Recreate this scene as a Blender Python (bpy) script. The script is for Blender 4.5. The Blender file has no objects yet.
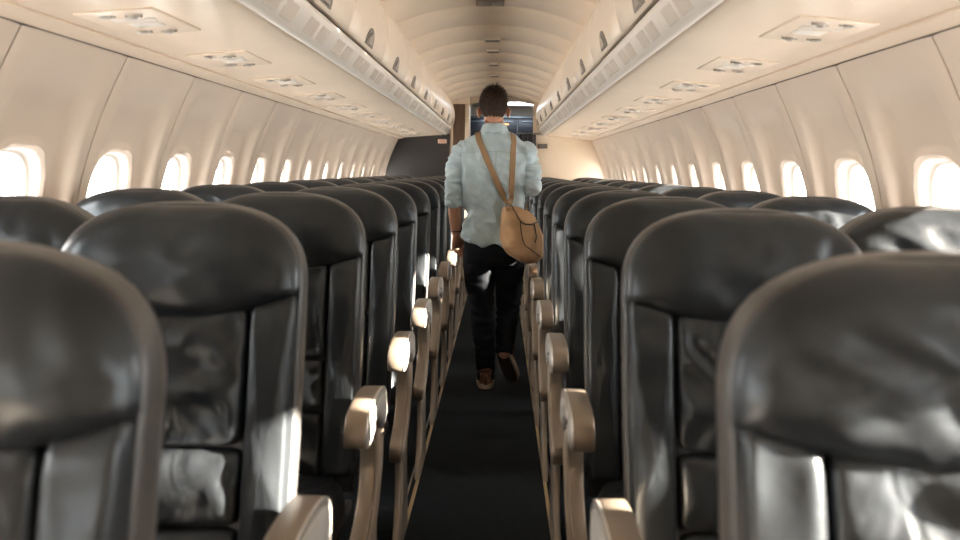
import bpy, bmesh, math, random
from mathutils import Vector, Matrix, noise
from mathutils.bvhtree import BVHTree

R = math.radians
random.seed(4)
scene = bpy.context.scene
C = scene.collection

# ------------------------------------------------------------------ camera
F_PX, VPX, VPY, CAM_X, CAM_Z, ROLL = 850.0, 500.0, 170.0, 0.063, 1.30, 0.70
cam_data = bpy.data.cameras.new('camera')
cam = bpy.data.objects.new('camera', cam_data)
C.objects.link(cam)
cam_data.sensor_width = 36.0
cam_data.lens = F_PX / 960 * 36
cam_data.shift_x = (480 - VPX) / 960
cam_data.shift_y = (VPY - 270) / 960
cam_data.clip_start = 0.02
cam.location = (CAM_X, 0, CAM_Z)
cam.rotation_euler = (Matrix.Rotation(R(90), 3, 'X') @ Matrix.Rotation(R(ROLL), 3, 'Z')).to_euler()
cam_data.dof.use_dof = True
cam_data.dof.focus_distance = 5.05
cam_data.dof.aperture_fstop = 3.4
scene.camera = cam

# ------------------------------------------------------------------ world, sun, exposure
world = bpy.data.worlds.new('sky')
scene.world = world
world.use_nodes = True
bg = world.node_tree.nodes['Background']
bg.inputs['Color'].default_value = (1.0, 0.945, 0.88, 1)
bg.inputs['Strength'].default_value = 24.0
sun_data = bpy.data.lights.new('sun', 'SUN')
sun_data.energy = 150
sun_data.color = (1.0, 0.86, 0.70)
sun_data.angle = R(1.0)
sun = bpy.data.objects.new('sun', sun_data)
C.objects.link(sun)
SUN_DIR = Vector((-1.0, 0.197, -0.29))
sun.rotation_euler = SUN_DIR.to_track_quat('-Z', 'Y').to_euler()
sun.location = (6, -2, 4)
vs = scene.view_settings
vs.view_transform = 'Standard'
vs.look = 'None'
vs.gamma = 1
vs.use_curve_mapping = False
vs.exposure = 0.15
scene.cycles.use_denoising = True
scene.cycles.max_bounces = 14
scene.cycles.diffuse_bounces = 8
scene.cycles.transparent_max_bounces = 16
scene.cycles.sample_clamp_indirect = 6.0
scene.cycles.caustics_reflective = False
scene.cycles.caustics_refractive = False


# ------------------------------------------------------------------ materials
def mat(name, col, rough=0.5, metal=0.0, spec=0.5, noise_scale=None, noise_amt=0.0, bump_scale=None, bump=0.0,
        bump_dist=0.002, emit=None, emit_strength=0, sheen=0.0, coat=0.0, stretch=None):
    m = bpy.data.materials.new(name)
    m.use_nodes = True
    nt = m.node_tree
    b = nt.nodes['Principled BSDF']
    b.inputs['Base Color'].default_value = (*col, 1)
    b.inputs['Roughness'].default_value = rough
    b.inputs['Metallic'].default_value = metal
    b.inputs['Specular IOR Level'].default_value = spec
    b.inputs['Sheen Weight'].default_value = sheen
    b.inputs['Coat Weight'].default_value = coat
    tc = nt.nodes.new('ShaderNodeTexCoord')
    src = tc.outputs['Object']
    if stretch:
        mp = nt.nodes.new('ShaderNodeMapping')
        mp.inputs['Scale'].default_value = stretch
        nt.links.new(src, mp.inputs['Vector'])
        src = mp.outputs['Vector']
    if noise_scale:
        n = nt.nodes.new('ShaderNodeTexNoise')
        n.inputs['Scale'].default_value = noise_scale
        n.inputs['Detail'].default_value = 5
        nt.links.new(src, n.inputs['Vector'])
        rmp = nt.nodes.new('ShaderNodeMapRange')
        rmp.inputs['From Min'].default_value = 0.3
        rmp.inputs['From Max'].default_value = 0.7
        rmp.inputs['To Min'].default_value = 1 - noise_amt
        rmp.inputs['To Max'].default_value = 1 + noise_amt
        nt.links.new(n.outputs['Fac'], rmp.inputs['Value'])
        mul = nt.nodes.new('ShaderNodeVectorMath')
        mul.operation = 'SCALE'
        mul.inputs[0].default_value = col
        nt.links.new(rmp.outputs['Result'], mul.inputs['Scale'])
        nt.links.new(mul.outputs['Vector'], b.inputs['Base Color'])
    if bump_scale:
        n2 = nt.nodes.new('ShaderNodeTexNoise')
        n2.inputs['Scale'].default_value = bump_scale
        n2.inputs['Detail'].default_value = 4
        nt.links.new(src, n2.inputs['Vector'])
        bp = nt.nodes.new('ShaderNodeBump')
        bp.inputs['Strength'].default_value = bump
        bp.inputs['Distance'].default_value = bump_dist
        nt.links.new(n2.outputs['Fac'], bp.inputs['Height'])
        nt.links.new(bp.outputs['Normal'], b.inputs['Normal'])
    if emit:
        b.inputs['Emission Color'].default_value = (*emit, 1)
        b.inputs['Emission Strength'].default_value = emit_strength
    return m


M = {
    'wall': mat('cream_sidewall', (0.80, 0.70, 0.605), 0.42, noise_scale=2.2, noise_amt=0.03, bump_scale=60, bump=0.05),
    'joint': mat('dark_joint', (0.10, 0.085, 0.07), 0.7),
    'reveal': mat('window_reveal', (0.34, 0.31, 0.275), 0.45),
    'bin': mat('cream_bin', (0.85, 0.75, 0.63), 0.33, noise_scale=1.5, noise_amt=0.03),
    'soffit': mat('soffit_cream', (0.86, 0.735, 0.595), 0.24, noise_scale=1.7, noise_amt=0.04, bump_scale=4, bump=0.12, bump_dist=0.01),
    'ceil': mat('ceiling_cream', (0.82, 0.71, 0.58), 0.40, noise_scale=2, noise_amt=0.04, bump_scale=3, bump=0.1, bump_dist=0.01),
    'rail': mat('rail_white', (0.80, 0.76, 0.70), 0.35),
    'grille': mat('rail_grille', (0.60, 0.56, 0.51), 0.45, noise_scale=5, noise_amt=0.15),
    'grille_rib': mat('rail_rib', (0.74, 0.70, 0.64), 0.4),
    'latch': mat('latch_grey', (0.20, 0.185, 0.165), 0.4, metal=0.3),
    'latch_h': mat('latch_handle', (0.42, 0.39, 0.35), 0.35, metal=0.6),
    'carpet': mat('dark_carpet', (0.008, 0.0125, 0.017), 0.95, spec=0.1, noise_scale=35, noise_amt=0.25, bump_scale=500, bump=0.6, bump_dist=0.004, sheen=0.03),
    'strip': mat('floor_strip', (0.42, 0.31, 0.17), 0.45),
    'leather': mat('black_leather', (0.014, 0.0165, 0.0195), 0.32, spec=0.48, noise_scale=9, noise_amt=0.15, bump_scale=55, bump=0.16, bump_dist=0.004),
    'shell': mat('seat_shell', (0.055, 0.053, 0.052), 0.36, spec=0.6, bump_scale=200, bump=0.1),
    'piping': mat('seat_piping', (0.10, 0.10, 0.10), 0.35),
    'metal': mat('armrest_metal', (0.27, 0.225, 0.18), 0.36, metal=0.45, noise_scale=6, noise_amt=0.08),
    'chrome': mat('armrest_edge', (0.72, 0.70, 0.67), 0.34, metal=0.8),
    'inlay': mat('armrest_inlay', (0.50, 0.50, 0.49), 0.5, noise_scale=8, noise_amt=0.05),
    'plastic': mat('leg_plastic', (0.40, 0.345, 0.285), 0.5, noise_scale=7, noise_amt=0.1),
    'dark': mat('dark_plastic', (0.025, 0.025, 0.027), 0.5),
    'bulk_dark': mat('charcoal_bulkhead', (0.022, 0.021, 0.021), 0.55, noise_scale=3, noise_amt=0.15),
    'bulk': mat('cream_bulkhead', (0.78, 0.66, 0.52), 0.5, noise_scale=2, noise_amt=0.04),
    'wood': mat('brown_closet', (0.15, 0.095, 0.06), 0.45, noise_scale=6, noise_amt=0.25, stretch=(6, 6, 0.7)),
    'galley': mat('galley_navy', (0.018, 0.024, 0.034), 0.35, metal=0.3),
    'galley_edge': mat('galley_edge', (0.16, 0.19, 0.22), 0.35, metal=0.7),
    'amber': mat('amber_lamp', (0.8, 0.4, 0.15), 0.5, emit=(1.0, 0.5, 0.2), emit_strength=1.2),
    'sign': mat('sign_face', (0.75, 0.55, 0.45), 0.5),
    'sign_red': mat('sign_print', (0.55, 0.12, 0.08), 0.5),
    'lamp': mat('lamp_lens', (0.9, 0.88, 0.82), 0.4, emit=(1.0, 0.95, 0.88), emit_strength=1.6),
    'galley_fill_glow': mat('galley_fill_glow', (0.9, 0.92, 0.95), 0.4, emit=(0.86, 0.93, 1.0), emit_strength=15),  # glow of the added fill lamp in the galley
    'fixture': mat('ceiling_fixture', (0.24, 0.22, 0.19), 0.45),
    'curtain': mat('dark_curtain', (0.02, 0.021, 0.025), 0.9, sheen=0.2),
    'skin': mat('skin', (0.50, 0.27, 0.18), 0.5, noise_scale=30, noise_amt=0.08),
    'eye': mat('eye_white', (0.8, 0.78, 0.75), 0.3),
    'hair': mat('brown_hair', (0.042, 0.022, 0.013), 0.5, spec=0.4, noise_scale=40, noise_amt=0.3),
    'denim': mat('light_denim', (0.42, 0.54, 0.60), 0.85, noise_scale=16, noise_amt=0.14, bump_scale=17, bump=0.6, bump_dist=0.016, sheen=0.2),
    'stitch': mat('denim_seam', (0.29, 0.39, 0.43), 0.9),
    'jeans': mat('navy_jeans', (0.0055, 0.0075, 0.011), 0.9, spec=0.2, noise_scale=12, noise_amt=0.25, bump_scale=40, bump=0.35, bump_dist=0.006),
    'canvas': mat('tan_canvas', (0.47, 0.30, 0.165), 0.85, noise_scale=20, noise_amt=0.12, bump_scale=60, bump=0.3, bump_dist=0.004),
    'canvas2': mat('tan_canvas_base', (0.34, 0.21, 0.115), 0.85, noise_scale=20, noise_amt=0.12, bump_scale=60, bump=0.3, bump_dist=0.004),
    'strap': mat('strap_webbing', (0.27, 0.175, 0.095), 0.85, bump_scale=300, bump=0.3),
    'cord': mat('brown_piping', (0.045, 0.025, 0.015), 0.6),
    'brass': mat('ring_metal', (0.35, 0.30, 0.22), 0.35, metal=0.9),
    'shoe': mat('brown_suede', (0.16, 0.085, 0.05), 0.85, noise_scale=30, noise_amt=0.2),
    'sole': mat('shoe_sole', (0.48, 0.40, 0.31), 0.7),
    'tread': mat('shoe_tread', (0.035, 0.03, 0.028), 0.8),
}


def glass_mat():
    m = bpy.data.materials.new('window_glass')
    m.use_nodes = True
    nt = m.node_tree
    nt.nodes.clear()
    o = nt.nodes.new('ShaderNodeOutputMaterial')
    mx = nt.nodes.new('ShaderNodeMixShader')
    tr = nt.nodes.new('ShaderNodeBsdfTransparent')
    gl = nt.nodes.new('ShaderNodeBsdfGlossy')
    tr.inputs['Color'].default_value = (0.96, 0.96, 0.96, 1)
    gl.inputs['Roughness'].default_value = 0.03
    mx.inputs['Fac'].default_value = 0.05
    nt.links.new(tr.outputs[0], mx.inputs[1])
    nt.links.new(gl.outputs[0], mx.inputs[2])
    nt.links.new(mx.outputs[0], o.inputs['Surface'])
    return m


M['glass'] = glass_mat()
M['leather_soft'] = M['leather']
M['leather'] = M['leather'].copy()
M['leather'].name = 'creased_leather'
nt_ = M['leather'].node_tree
n3 = nt_.nodes.new('ShaderNodeTexNoise')
n3.inputs['Scale'].default_value = 13
n3.inputs['Detail'].default_value = 1.2
n3.inputs['Distortion'].default_value = 1.6
mp3 = nt_.nodes.new('ShaderNodeMapping')
mp3.inputs['Scale'].default_value = (1.1, 0.6, 0.7)
mp3.inputs['Rotation'].default_value = (0, R(25), 0)
tc3 = nt_.nodes.new('ShaderNodeTexCoord')
bp3 = nt_.nodes.new('ShaderNodeBump')
bp3.inputs['Strength'].default_value = 0.42
bp3.inputs['Distance'].default_value = 0.012
old = [n for n in nt_.nodes if n.type == 'BUMP' and n is not bp3][0]
nt_.links.new(tc3.outputs['Object'], mp3.inputs['Vector'])
nt_.links.new(mp3.outputs['Vector'], n3.inputs['Vector'])
nt_.links.new(n3.outputs['Fac'], bp3.inputs['Height'])
nt_.links.new(bp3.outputs['Normal'], old.inputs['Normal'])
for k_ in ('leather', 'leather_soft', 'shell'):
    M[k_].node_tree.nodes['Principled BSDF'].inputs['Specular Tint'].default_value = (0.78, 0.90, 1.0, 1)


# ------------------------------------------------------------------ mesh helpers
def mk(name, me, m=None, parent=None, loc=None):
    o = bpy.data.objects.new(name, me)
    C.objects.link(o)
    if m is not None and not me.materials:
        me.materials.append(M[m] if isinstance(m, str) else m)
    if parent is not None:
        o.parent = parent
    if loc is not None:
        o.location = loc
    return o


def md(name, verts, faces, m=None, smooth=True, fix=True):
    me = bpy.data.meshes.new(name)
    me.from_pydata([tuple(v) for v in verts], [], faces)
    if fix:
        bm = bmesh.new()
        bm.from_mesh(me)
        bmesh.ops.recalc_face_normals(bm, faces=bm.faces)
        bm.to_mesh(me)
        bm.free()
    if smooth:
        me.polygons.foreach_set('use_smooth', [True] * len(me.polygons))
    me.update()
    if m:
        me.materials.append(M[m])
    return me


def sharp(me, deg=35):
    try:
        me.set_sharp_from_angle(angle=R(deg))
    except Exception:
        pass
    return me


def tag(o, label=None, cat=None, group=None, kind=None):
    if label:
        o['label'] = label
    if cat:
        o['category'] = cat
    if group:
        o['group'] = group
    if kind:
        o['kind'] = kind
    return o


def empty(name, loc=(0, 0, 0), parent=None):
    o = bpy.data.objects.new(name, None)
    o.empty_display_size = 0.05
    C.objects.link(o)
    o.location = loc
    if parent:
        o.parent = parent
    return o


def copy_tree(o, parent=None):
    c = o.copy()
    C.objects.link(c)
    c.parent = parent
    for ch in list(o.children):
        copy_tree(ch, c)
    return c


def box_me(name, lo, hi, m, bev=0.0):
    bm = bmesh.new()
    bmesh.ops.create_cube(bm, size=1)
    for v in bm.verts:
        v.co = Vector([(lo[i] + hi[i]) / 2 + v.co[i] * (hi[i] - lo[i]) for i in range(3)])
    if bev:
        bmesh.ops.bevel(bm, geom=bm.edges[:], offset=bev, segments=2, affect='EDGES', profile=0.5)
    me = bpy.data.meshes.new(name)
    bm.to_mesh(me)
    bm.free()
    if bev:
        me.polygons.foreach_set('use_smooth', [True] * len(me.polygons))
        sharp(me, 50)
    me.materials.append(M[m])
    return me


def rings_me(name, rings, m, close=True, cap0=True, cap1=True, smooth=True, extra=None):
    """loft a list of equal-length rings"""
    n = len(rings[0])
    verts = [p for r in rings for p in r]
    faces = []
    for i in range(len(rings) - 1):
        for j in range(n if close else n - 1):
            k = (j + 1) % n
            faces.append((i * n + j, i * n + k, (i + 1) * n + k, (i + 1) * n + j))
    if cap0:
        faces.append(tuple(range(n)))
    if cap1:
        faces.append(tuple((len(rings) - 1) * n + j for j in range(n)))
    return md(name, verts, faces, m, smooth)


def frame_at(t):
    t = t.normalized()
    up = Vector((0, 0, 1)) if abs(t.z) < 0.9 else Vector((0, 1, 0))
    a = t.cross(up).normalized()
    return a, a.cross(t).normalized()


def tube_data(pts, rad, n=12, flat=1.0, round_caps=True):
    """rings (verts, faces) for a tapered limb"""
    pts = [Vector(p) for p in pts]
    if not hasattr(rad, '__len__'):
        rad = [rad] * len(pts)
    rings = []
    a = b = None
    for i, p in enumerate(pts):
        t = (pts[min(i + 1, len(pts) - 1)] - pts[max(i - 1, 0)])
        if a is None:
            a, b = frame_at(t)
        else:
            tn = t.normalized()
            a = (a - tn * a.dot(tn)).normalized()
            b = tn.cross(a).normalized()
        tn = t.normalized()

        def ring(c, r):
            return [c + a * (r * math.cos(2 * math.pi * j / n)) + b * (r * flat * math.sin(2 * math.pi * j / n)) for j in range(n)]
        if round_caps and i == 0:
            for q in (80, 55, 28):
                rings.append(ring(p - tn * rad[i] * math.sin(R(q)), rad[i] * math.cos(R(q))))
        rings.append(ring(p, rad[i]))
        if round_caps is True and i == len(pts) - 1:
            for q in (28, 55, 80):
                rings.append(ring(p + tn * rad[i] * math.sin(R(q)), rad[i] * math.cos(R(q))))
    verts = [v for r in rings for v in r]
    faces = []
    for i in range(len(rings) - 1):
        for j in range(n):
            k = (j + 1) % n
            faces.append((i * n + j, i * n + k, (i + 1) * n + k, (i + 1) * n + j))
    faces.append(tuple(range(n)))
    faces.append(tuple((len(rings) - 1) * n + j for j in range(n)))
    return verts, faces


def tube_me(name, pts, rad, m, n=10, flat=1.0, caps=True):
    v, f = tube_data(pts, rad, n, flat, caps)
    return md(name, v, f, m)


def catmull(pts, per=6):
    pts = [Vector(p) for p in pts]
    out = []
    for i in range(len(pts) - 1):
        p0, p1, p2, p3 = pts[max(i - 1, 0)], pts[i], pts[i + 1], pts[min(i + 2, len(pts) - 1)]
        for k in range(per):
            t = k / per
            out.append(0.5 * ((2 * p1) + (p2 - p0) * t + (2 * p0 - 5 * p1 + 4 * p2 - p3) * t * t + (3 * p1 - p0 - 3 * p2 + p3) * t ** 3))
    out.append(pts[-1])
    return out


def closed_catmull(pts, per=5):
    pts = [Vector(p) for p in pts]
    n = len(pts)
    out = []
    for i in range(n):
        p0, p1, p2, p3 = pts[i - 1], pts[i], pts[(i + 1) % n], pts[(i + 2) % n]
        for k in range(per):
            t = k / per
            out.append(0.5 * ((2 * p1) + (p2 - p0) * t + (2 * p0 - 5 * p1 + 4 * p2 - p3) * t * t + (3 * p1 - p0 - 3 * p2 + p3) * t ** 3))
    return out


def profile_me(name, pts, x0, x1, m, bev=0.004):
    """extrude a closed (y, z) outline along x with soft edges"""
    n = len(pts)
    pts = [Vector(p) for p in pts]
    area = sum(pts[i].x * pts[(i + 1) % n].y - pts[(i + 1) % n].x * pts[i].y for i in range(n))
    s = 1 if area > 0 else -1
    ins = []
    for i in range(n):
        t = (pts[(i + 1) % n] - pts[i - 1]).normalized()
        nrm = Vector((-t.y, t.x)) * s
        ins.append(pts[i] + nrm * bev)
    mid = [pts[i] + (ins[i] - pts[i]) * 0.3 for i in range(n)]
    rings = []
    for x, src in ((x0, ins), (x0 + bev * 0.3, mid), (x0 + bev, pts), (x1 - bev, pts), (x1 - bev * 0.3, mid), (x1, ins)):
        rings.append([Vector((x, p.x, p.y)) for p in src])
    me = rings_me(name, rings, m)
    return sharp(me, 55)


def smooth01(a, b, v):
    t = min(1, max(0, (v - a) / (b - a)))
    return t * t * (3 - 2 * t)


def pillow_me(name, outline, depth, place, m, rings=9, edge=0.02, crown=0.012, skirt=0.03, seed=0, wr=0.003, pinch=0.0):
    """soft cushion: outline [(x, z)], puffed towards -y; place(x, z, puff) -> world point"""
    n = len(outline)
    cx = sum(p[0] for p in outline) / n
    cz = (max(p[1] for p in outline) + min(p[1] for p in outline)) / 2
    ztop = max(p[1] for p in outline)
    zbot = min(p[1] for p in outline)
    verts, faces = [], []
    rr = [0.0] + [1 - (1 - i / rings) ** 2.0 for i in range(1, rings + 1)]
    C0 = Vector((cx, cz))
    pv = [Vector((p[0], p[1])) for p in outline]
    reach = []
    for j in range(n):
        t = (pv[(j + 1) % n] - pv[j - 1]).normalized()
        reach.append(max(0.01, abs((pv[j] - C0).dot(Vector((-t.y, t.x))))))

    def puff(x, z, r, j):
        dist = (1 - r) * reach[j]
        q_ = min(1.0, dist / edge)
        h = (depth - crown) * math.sqrt(max(0.0, 1 - (1 - q_) ** 2)) + crown * (1 - r ** 2.5)
        e = smooth01(0.0, 0.03, dist)
        w = 0.0
        if wr:
            d = noise.noise(Vector((x * 4, z * 4, seed)))
            q = noise.noise(Vector((x * 9 + d * 2 + z * 6, z * 7 - x * 5, seed * 3.1)))
            w += wr * (1 - abs(q) * 3.2) * e
            w += wr * 0.7 * noise.noise(Vector((x * 17, z * 23, seed + 7))) * e
        if pinch:
            for zz in (ztop, zbot):
                dz = abs(z - zz)
                ph = noise.noise(Vector((x * 3, zz * 9, seed))) * 4
                w += pinch * math.sin(x * 95 + ph * 3 + dz * 20) * math.exp(-dz / 0.045) * min(1, dist / 0.008) * (0.4 + 1.1 * abs(noise.noise(Vector((x * 9, seed, zz)))))
        return h + w
    verts.append(place(cx, cz, puff(cx, cz, 0, 0)))
    for r in rr[1:]:
        for j, p in enumerate(outline):
            x, z = cx + (p[0] - cx) * r, cz + (p[1] - cz) * r
            verts.append(place(x, z, puff(x, z, r, j)))
    for p in outline:
        verts.append(place(p[0], p[1], -skirt))
    for j in range(n):
        faces.append((0, 1 + j, 1 + (j + 1) % n))
    for i in range(len(rr) - 1):
        for j in range(n):
            k = (j + 1) % n
            faces.append((1 + i * n + j, 1 + (i + 1) * n + j, 1 + (i + 1) * n + k, 1 + i * n + k))
    return md(name, verts, faces, m)


def resample(pts, n):
    pts = [Vector(p) for p in pts]
    L = [0]
    for i in range(len(pts)):
        L.append(L[-1] + (pts[(i + 1) % len(pts)] - pts[i]).length)
    out = []
    for k in range(n):
        s = L[-1] * k / n
        i = max(j for j in range(len(pts)) if L[j] <= s + 1e-9)
        d = L[i + 1] - L[i]
        out.append(pts[i].lerp(pts[(i + 1) % len(pts)], (s - L[i]) / d if d else 0))
    return out


def voxel(name, parts, size, m, smooth=4, factor=0.5):
    """fuse overlapping closed pieces into one continuous skin"""
    verts, faces = [], []
    for v, f in parts:
        o = len(verts)
        verts += list(v)
        faces += [tuple(i + o for i in q) for q in f]
    me = md(name + '_source', verts, faces)
    o = bpy.data.objects.new(name + '_source', me)
    C.objects.link(o)
    r = o.modifiers.new('r', 'REMESH')
    r.mode = 'VOXEL'
    r.voxel_size = size
    r.use_smooth_shade = True
    if smooth:
        s = o.modifiers.new('s', 'SMOOTH')
        s.iterations = smooth
        s.factor = factor
    dg = bpy.context.evaluated_depsgraph_get()
    dg.update()
    out = bpy.data.meshes.new_from_object(o.evaluated_get(dg))
    out.name = name
    bpy.data.objects.remove(o)
    bpy.data.meshes.remove(me)
    out.materials.clear()
    out.materials.append(M[m])
    out.polygons.foreach_set('use_smooth', [True] * len(out.polygons))
    return out


def ellipsoid(c, r, rot=None, n=20):
    verts, faces = [], []
    c = Vector(c)
    for i in range(1, n // 2):
        a = math.pi * i / (n // 2)
        for j in range(n):
            b = 2 * math.pi * j / n
            v = Vector((r[0] * math.sin(a) * math.cos(b), r[1] * math.sin(a) * math.sin(b), r[2] * math.cos(a)))
            if rot:
                v = rot @ v
            verts.append(c + v)
    nr = n // 2 - 1
    top, bot = Vector((0, 0, r[2])), Vector((0, 0, -r[2]))
    if rot:
        top, bot = rot @ top, rot @ bot
    verts += [c + top, c + bot]
    for i in range(nr - 1):
        for j in range(n):
            k = (j + 1) % n
            faces.append((i * n + j, (i + 1) * n + j, (i + 1) * n + k, i * n + k))
    for j in range(n):
        k = (j + 1) % n
        faces.append((len(verts) - 2, j, k))
        faces.append((len(verts) - 1, (nr - 1) * n + k, (nr - 1) * n + j))
    return verts, faces


def sections(secs, n=28, ex=2.3):
    """loft of horizontal super-ellipse sections (z, cx, cy, rx, ry)"""
    rings = []
    for z, cx, cy, rx, ry in secs:
        rg = []
        for j in range(n):
            a = 2 * math.pi * j / n
            c, s = math.cos(a), math.sin(a)
            rg.append(Vector((cx + rx * math.copysign(abs(c) ** (2 / ex), c), cy + ry * math.copysign(abs(s) ** (2 / ex), s), z)))
        rings.append(rg)
    verts = [v for r in rings for v in r]
    faces = []
    for i in range(len(rings) - 1):
        for j in range(n):
            k = (j + 1) % n
            faces.append((i * n + j, i * n + k, (i + 1) * n + k, (i + 1) * n + j))
    faces.append(tuple(range(n)))
    faces.append(tuple((len(rings) - 1) * n + j for j in range(n)))
    return verts, faces


ORD = ['first', 'second', 'third', 'fourth', 'fifth', 'sixth', 'seventh', 'eighth', 'ninth', 'tenth', 'eleventh', 'twelfth',
       'thirteenth', 'fourteenth', 'fifteenth', 'sixteenth', 'seventeenth', 'eighteenth', 'nineteenth', 'twentieth']
SIDE = {-1: 'charcoal bulkhead', 1: 'cream bulkhead'}

Y0, Y1 = -1.525, 10.065          # ends of the cabin
WP, W0 = 0.61, 2.44              # window pitch and one window's place


def wall_x(z):
    return 1.315 - (0.361 if z > 0.95 else 0.04) * (z - 0.95) ** 2


# ------------------------------------------------------------------ floor
floor = mk('floor', box_me('floor', (-1.33, Y0 - 0.1, -0.05), (1.33, 13.0, 0.0), 'carpet'))
tag(floor, 'dark slate carpet along the cabin aisle', kind='structure')
for s in (-1, 1):
    st = mk('aisle_strip', box_me('aisle_strip', (s * 0.265 - 0.007, Y0, 0), (s * 0.265 + 0.007, 10.0, 0.004), 'strip', 0.001), parent=floor)
    tk = mk('seat_track', box_me('seat_track', (s * 0.292 - 0.004, Y0, 0), (s * 0.292 + 0.004, 10.0, 0.003), 'latch_h', 0.001), parent=floor)

# ------------------------------------------------------------------ side walls: one panel and one window in each bay
ZC, HW, HH = 1.132, 0.158, 0.216      # window opening in the panel
ZB, ZT = 0.03, 1.650


def wall_panel(side):
    N, Mr = 72, 18
    u1 = WP / 2 - 0.0035
    inner, outer = [], []
    corners = [math.atan2(z - ZC, u) for u in (-u1, u1) for z in (ZB, ZT)]
    ang = [2 * math.pi * j / N - math.pi for j in range(N)]
    for c in corners:
        i = min(range(N), key=lambda k: abs(ang[k] - c))
        ang[i] = c
    for a in ang:
        c, s = math.cos(a), math.sin(a)
        r = 1 / ((abs(c) / HW) ** 3.0 + (abs(s) / HH) ** 3.0) ** (1 / 3.0)
        inner.append((r * c, ZC + r * s))
        ts = []
        if abs(c) > 1e-9:
            ts.append(u1 / abs(c))
        if s > 1e-9:
            ts.append((ZT - ZC) / s)
        if s < -1e-9:
            ts.append((ZC - ZB) / -s)
        r = min(ts)
        outer.append((r * c, ZC + r * s))

    def X(u, z, rr):
        # shallow scoop around the window that reaches up towards the bins
        hw = 0.225 - 0.05 * smooth01(1.2, 1.6, z)
        du = smooth01(0.035, -0.025, abs(u) - hw)
        dz = smooth01(0.07, -0.06, z - 1.53) * smooth01(0.80, 0.95, z)
        d = 0.055 * du * dz
        e = math.hypot(u, z - ZC) - rr                    # distance from the opening's rim
        lip = 0.010 * math.exp(-((e - 0.014) / 0.010) ** 2)
        edge = 0.006 * smooth01(u1 - 0.006, u1, abs(u))
        return wall_x(z) + d - lip + edge
    rings = []
    for i in range(Mr + 1):
        t = (i / Mr) ** 1.8
        rg = []
        for (a, b) in zip(inner, outer):
            u, z = a[0] + (b[0] - a[0]) * t, a[1] + (b[1] - a[1]) * t
            rg.append(Vector((side * X(u, z, math.hypot(a[0], a[1] - ZC)), u, z)))
        rings.append(rg)
    rings.append([Vector((p.x + side * 0.03, p.y, p.z)) for p in rings[-1]])
    me = sharp(rings_me('panel', rings, 'wall', cap0=False, cap1=False), 50)
    # window: stepped reveal and pane
    rv = []
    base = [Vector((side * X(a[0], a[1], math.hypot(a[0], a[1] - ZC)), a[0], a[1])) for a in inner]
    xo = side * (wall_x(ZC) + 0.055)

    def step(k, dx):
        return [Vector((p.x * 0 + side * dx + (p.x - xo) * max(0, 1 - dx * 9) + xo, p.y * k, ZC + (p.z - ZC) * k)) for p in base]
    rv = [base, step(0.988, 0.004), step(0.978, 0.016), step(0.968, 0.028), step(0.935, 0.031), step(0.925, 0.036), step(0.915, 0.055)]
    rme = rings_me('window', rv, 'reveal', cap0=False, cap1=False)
    pane = rings_me('pane', [[v + Vector((side * -0.004, 0, 0)) for v in step(0.928, 0.046)], [v + Vector((side * 0.002, 0, 0)) for v in step(0.928, 0.046)]], 'glass', smooth=False)
    frame = rings_me('gasket', [step(0.955, 0.040), step(0.93, 0.0415), step(0.93, 0.047), step(0.955, 0.048)], 'joint', cap0=False, cap1=False)
    return me, rme, pane, frame


for side, nm, base_n in ((-1, 'left', 0), (1, 'right', 40)):
    wall = empty('wall_' + nm)
    tag(wall, 'cream moulded sidewall on the %s side' % SIDE[side], kind='structure')
    pme, rme, gme, fme = wall_panel(side)
    nb = 0
    for k in range(-6, 13):
        y = W0 + WP * k
        p = mk('panel', pme, parent=wall, loc=(0, y, 0))
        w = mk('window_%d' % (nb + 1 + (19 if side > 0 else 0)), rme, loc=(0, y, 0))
        tag(w, 'rounded cabin window, %s from the %s' % (ORD[12 - k], SIDE[side]), kind='structure')
        mk('pane', gme, parent=w)
        nb += 1
        # dark backing behind each joint
        zs = [ZB + (ZT - ZB) * i / 24 for i in range(25)]
        for yy in ((y - WP / 2, y + WP / 2) if k == -6 else (y + WP / 2,)):
            if k == -6 or yy > Y0:
                v, f = [], []
                for i, z in enumerate(zs):
                    x = side * (wall_x(z) + 0.010)
                    v += [(x, yy - 0.03, z), (x, yy + 0.03, z)]
                    if i:
                        f.append((2 * i - 2, 2 * i - 1, 2 * i + 1, 2 * i))
                mk('joint_strip', md('joint_strip', v, f, 'joint'), parent=wall)
    for nm2, pts in (('top_light_block', [(1.09, 1.76), (1.152, 1.656), (1.30, 1.60)]), ('bottom_light_block', [(1.36, 0.10), (1.285, 0.028), (1.24, -0.01)])):  # unseen strips added to stop daylight leaking past the panel ends
        mk(nm2, rings_me(nm2, [[Vector((side * x, yy, z)) for x, z in pts] for yy in (Y0 - 0.05, Y1 + 0.05)], 'joint', close=False, cap0=False, cap1=False, smooth=False), parent=wall)
    # daylight portals at the windows of the place
    for k in range(-6, 13):
        ld = bpy.data.lights.new('window_portal', 'AREA')
        ld.shape = 'RECTANGLE'
        ld.size, ld.size_y = HH * 1.9, HW * 1.9
        ld.cycles.is_portal = True
        lo = bpy.data.objects.new('window_portal', ld)
        C.objects.link(lo)
        lo.location = (side * (wall_x(ZC) + 0.15), W0 + WP * k, ZC)
        lo.rotation_euler = (0, R(90) * side, 0)

# ------------------------------------------------------------------ soffits under the bins with the ribbed rail
def strip_me(name, prof, y0, y1, m, smooth=False, close=False):
    rings = [[Vector((p[0], y0, p[1])) for p in prof], [Vector((p[0], y1, p[1])) for p in prof]]
    return rings_me(name, rings, m, close=close, cap0=close, cap1=close, smooth=smooth)


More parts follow.
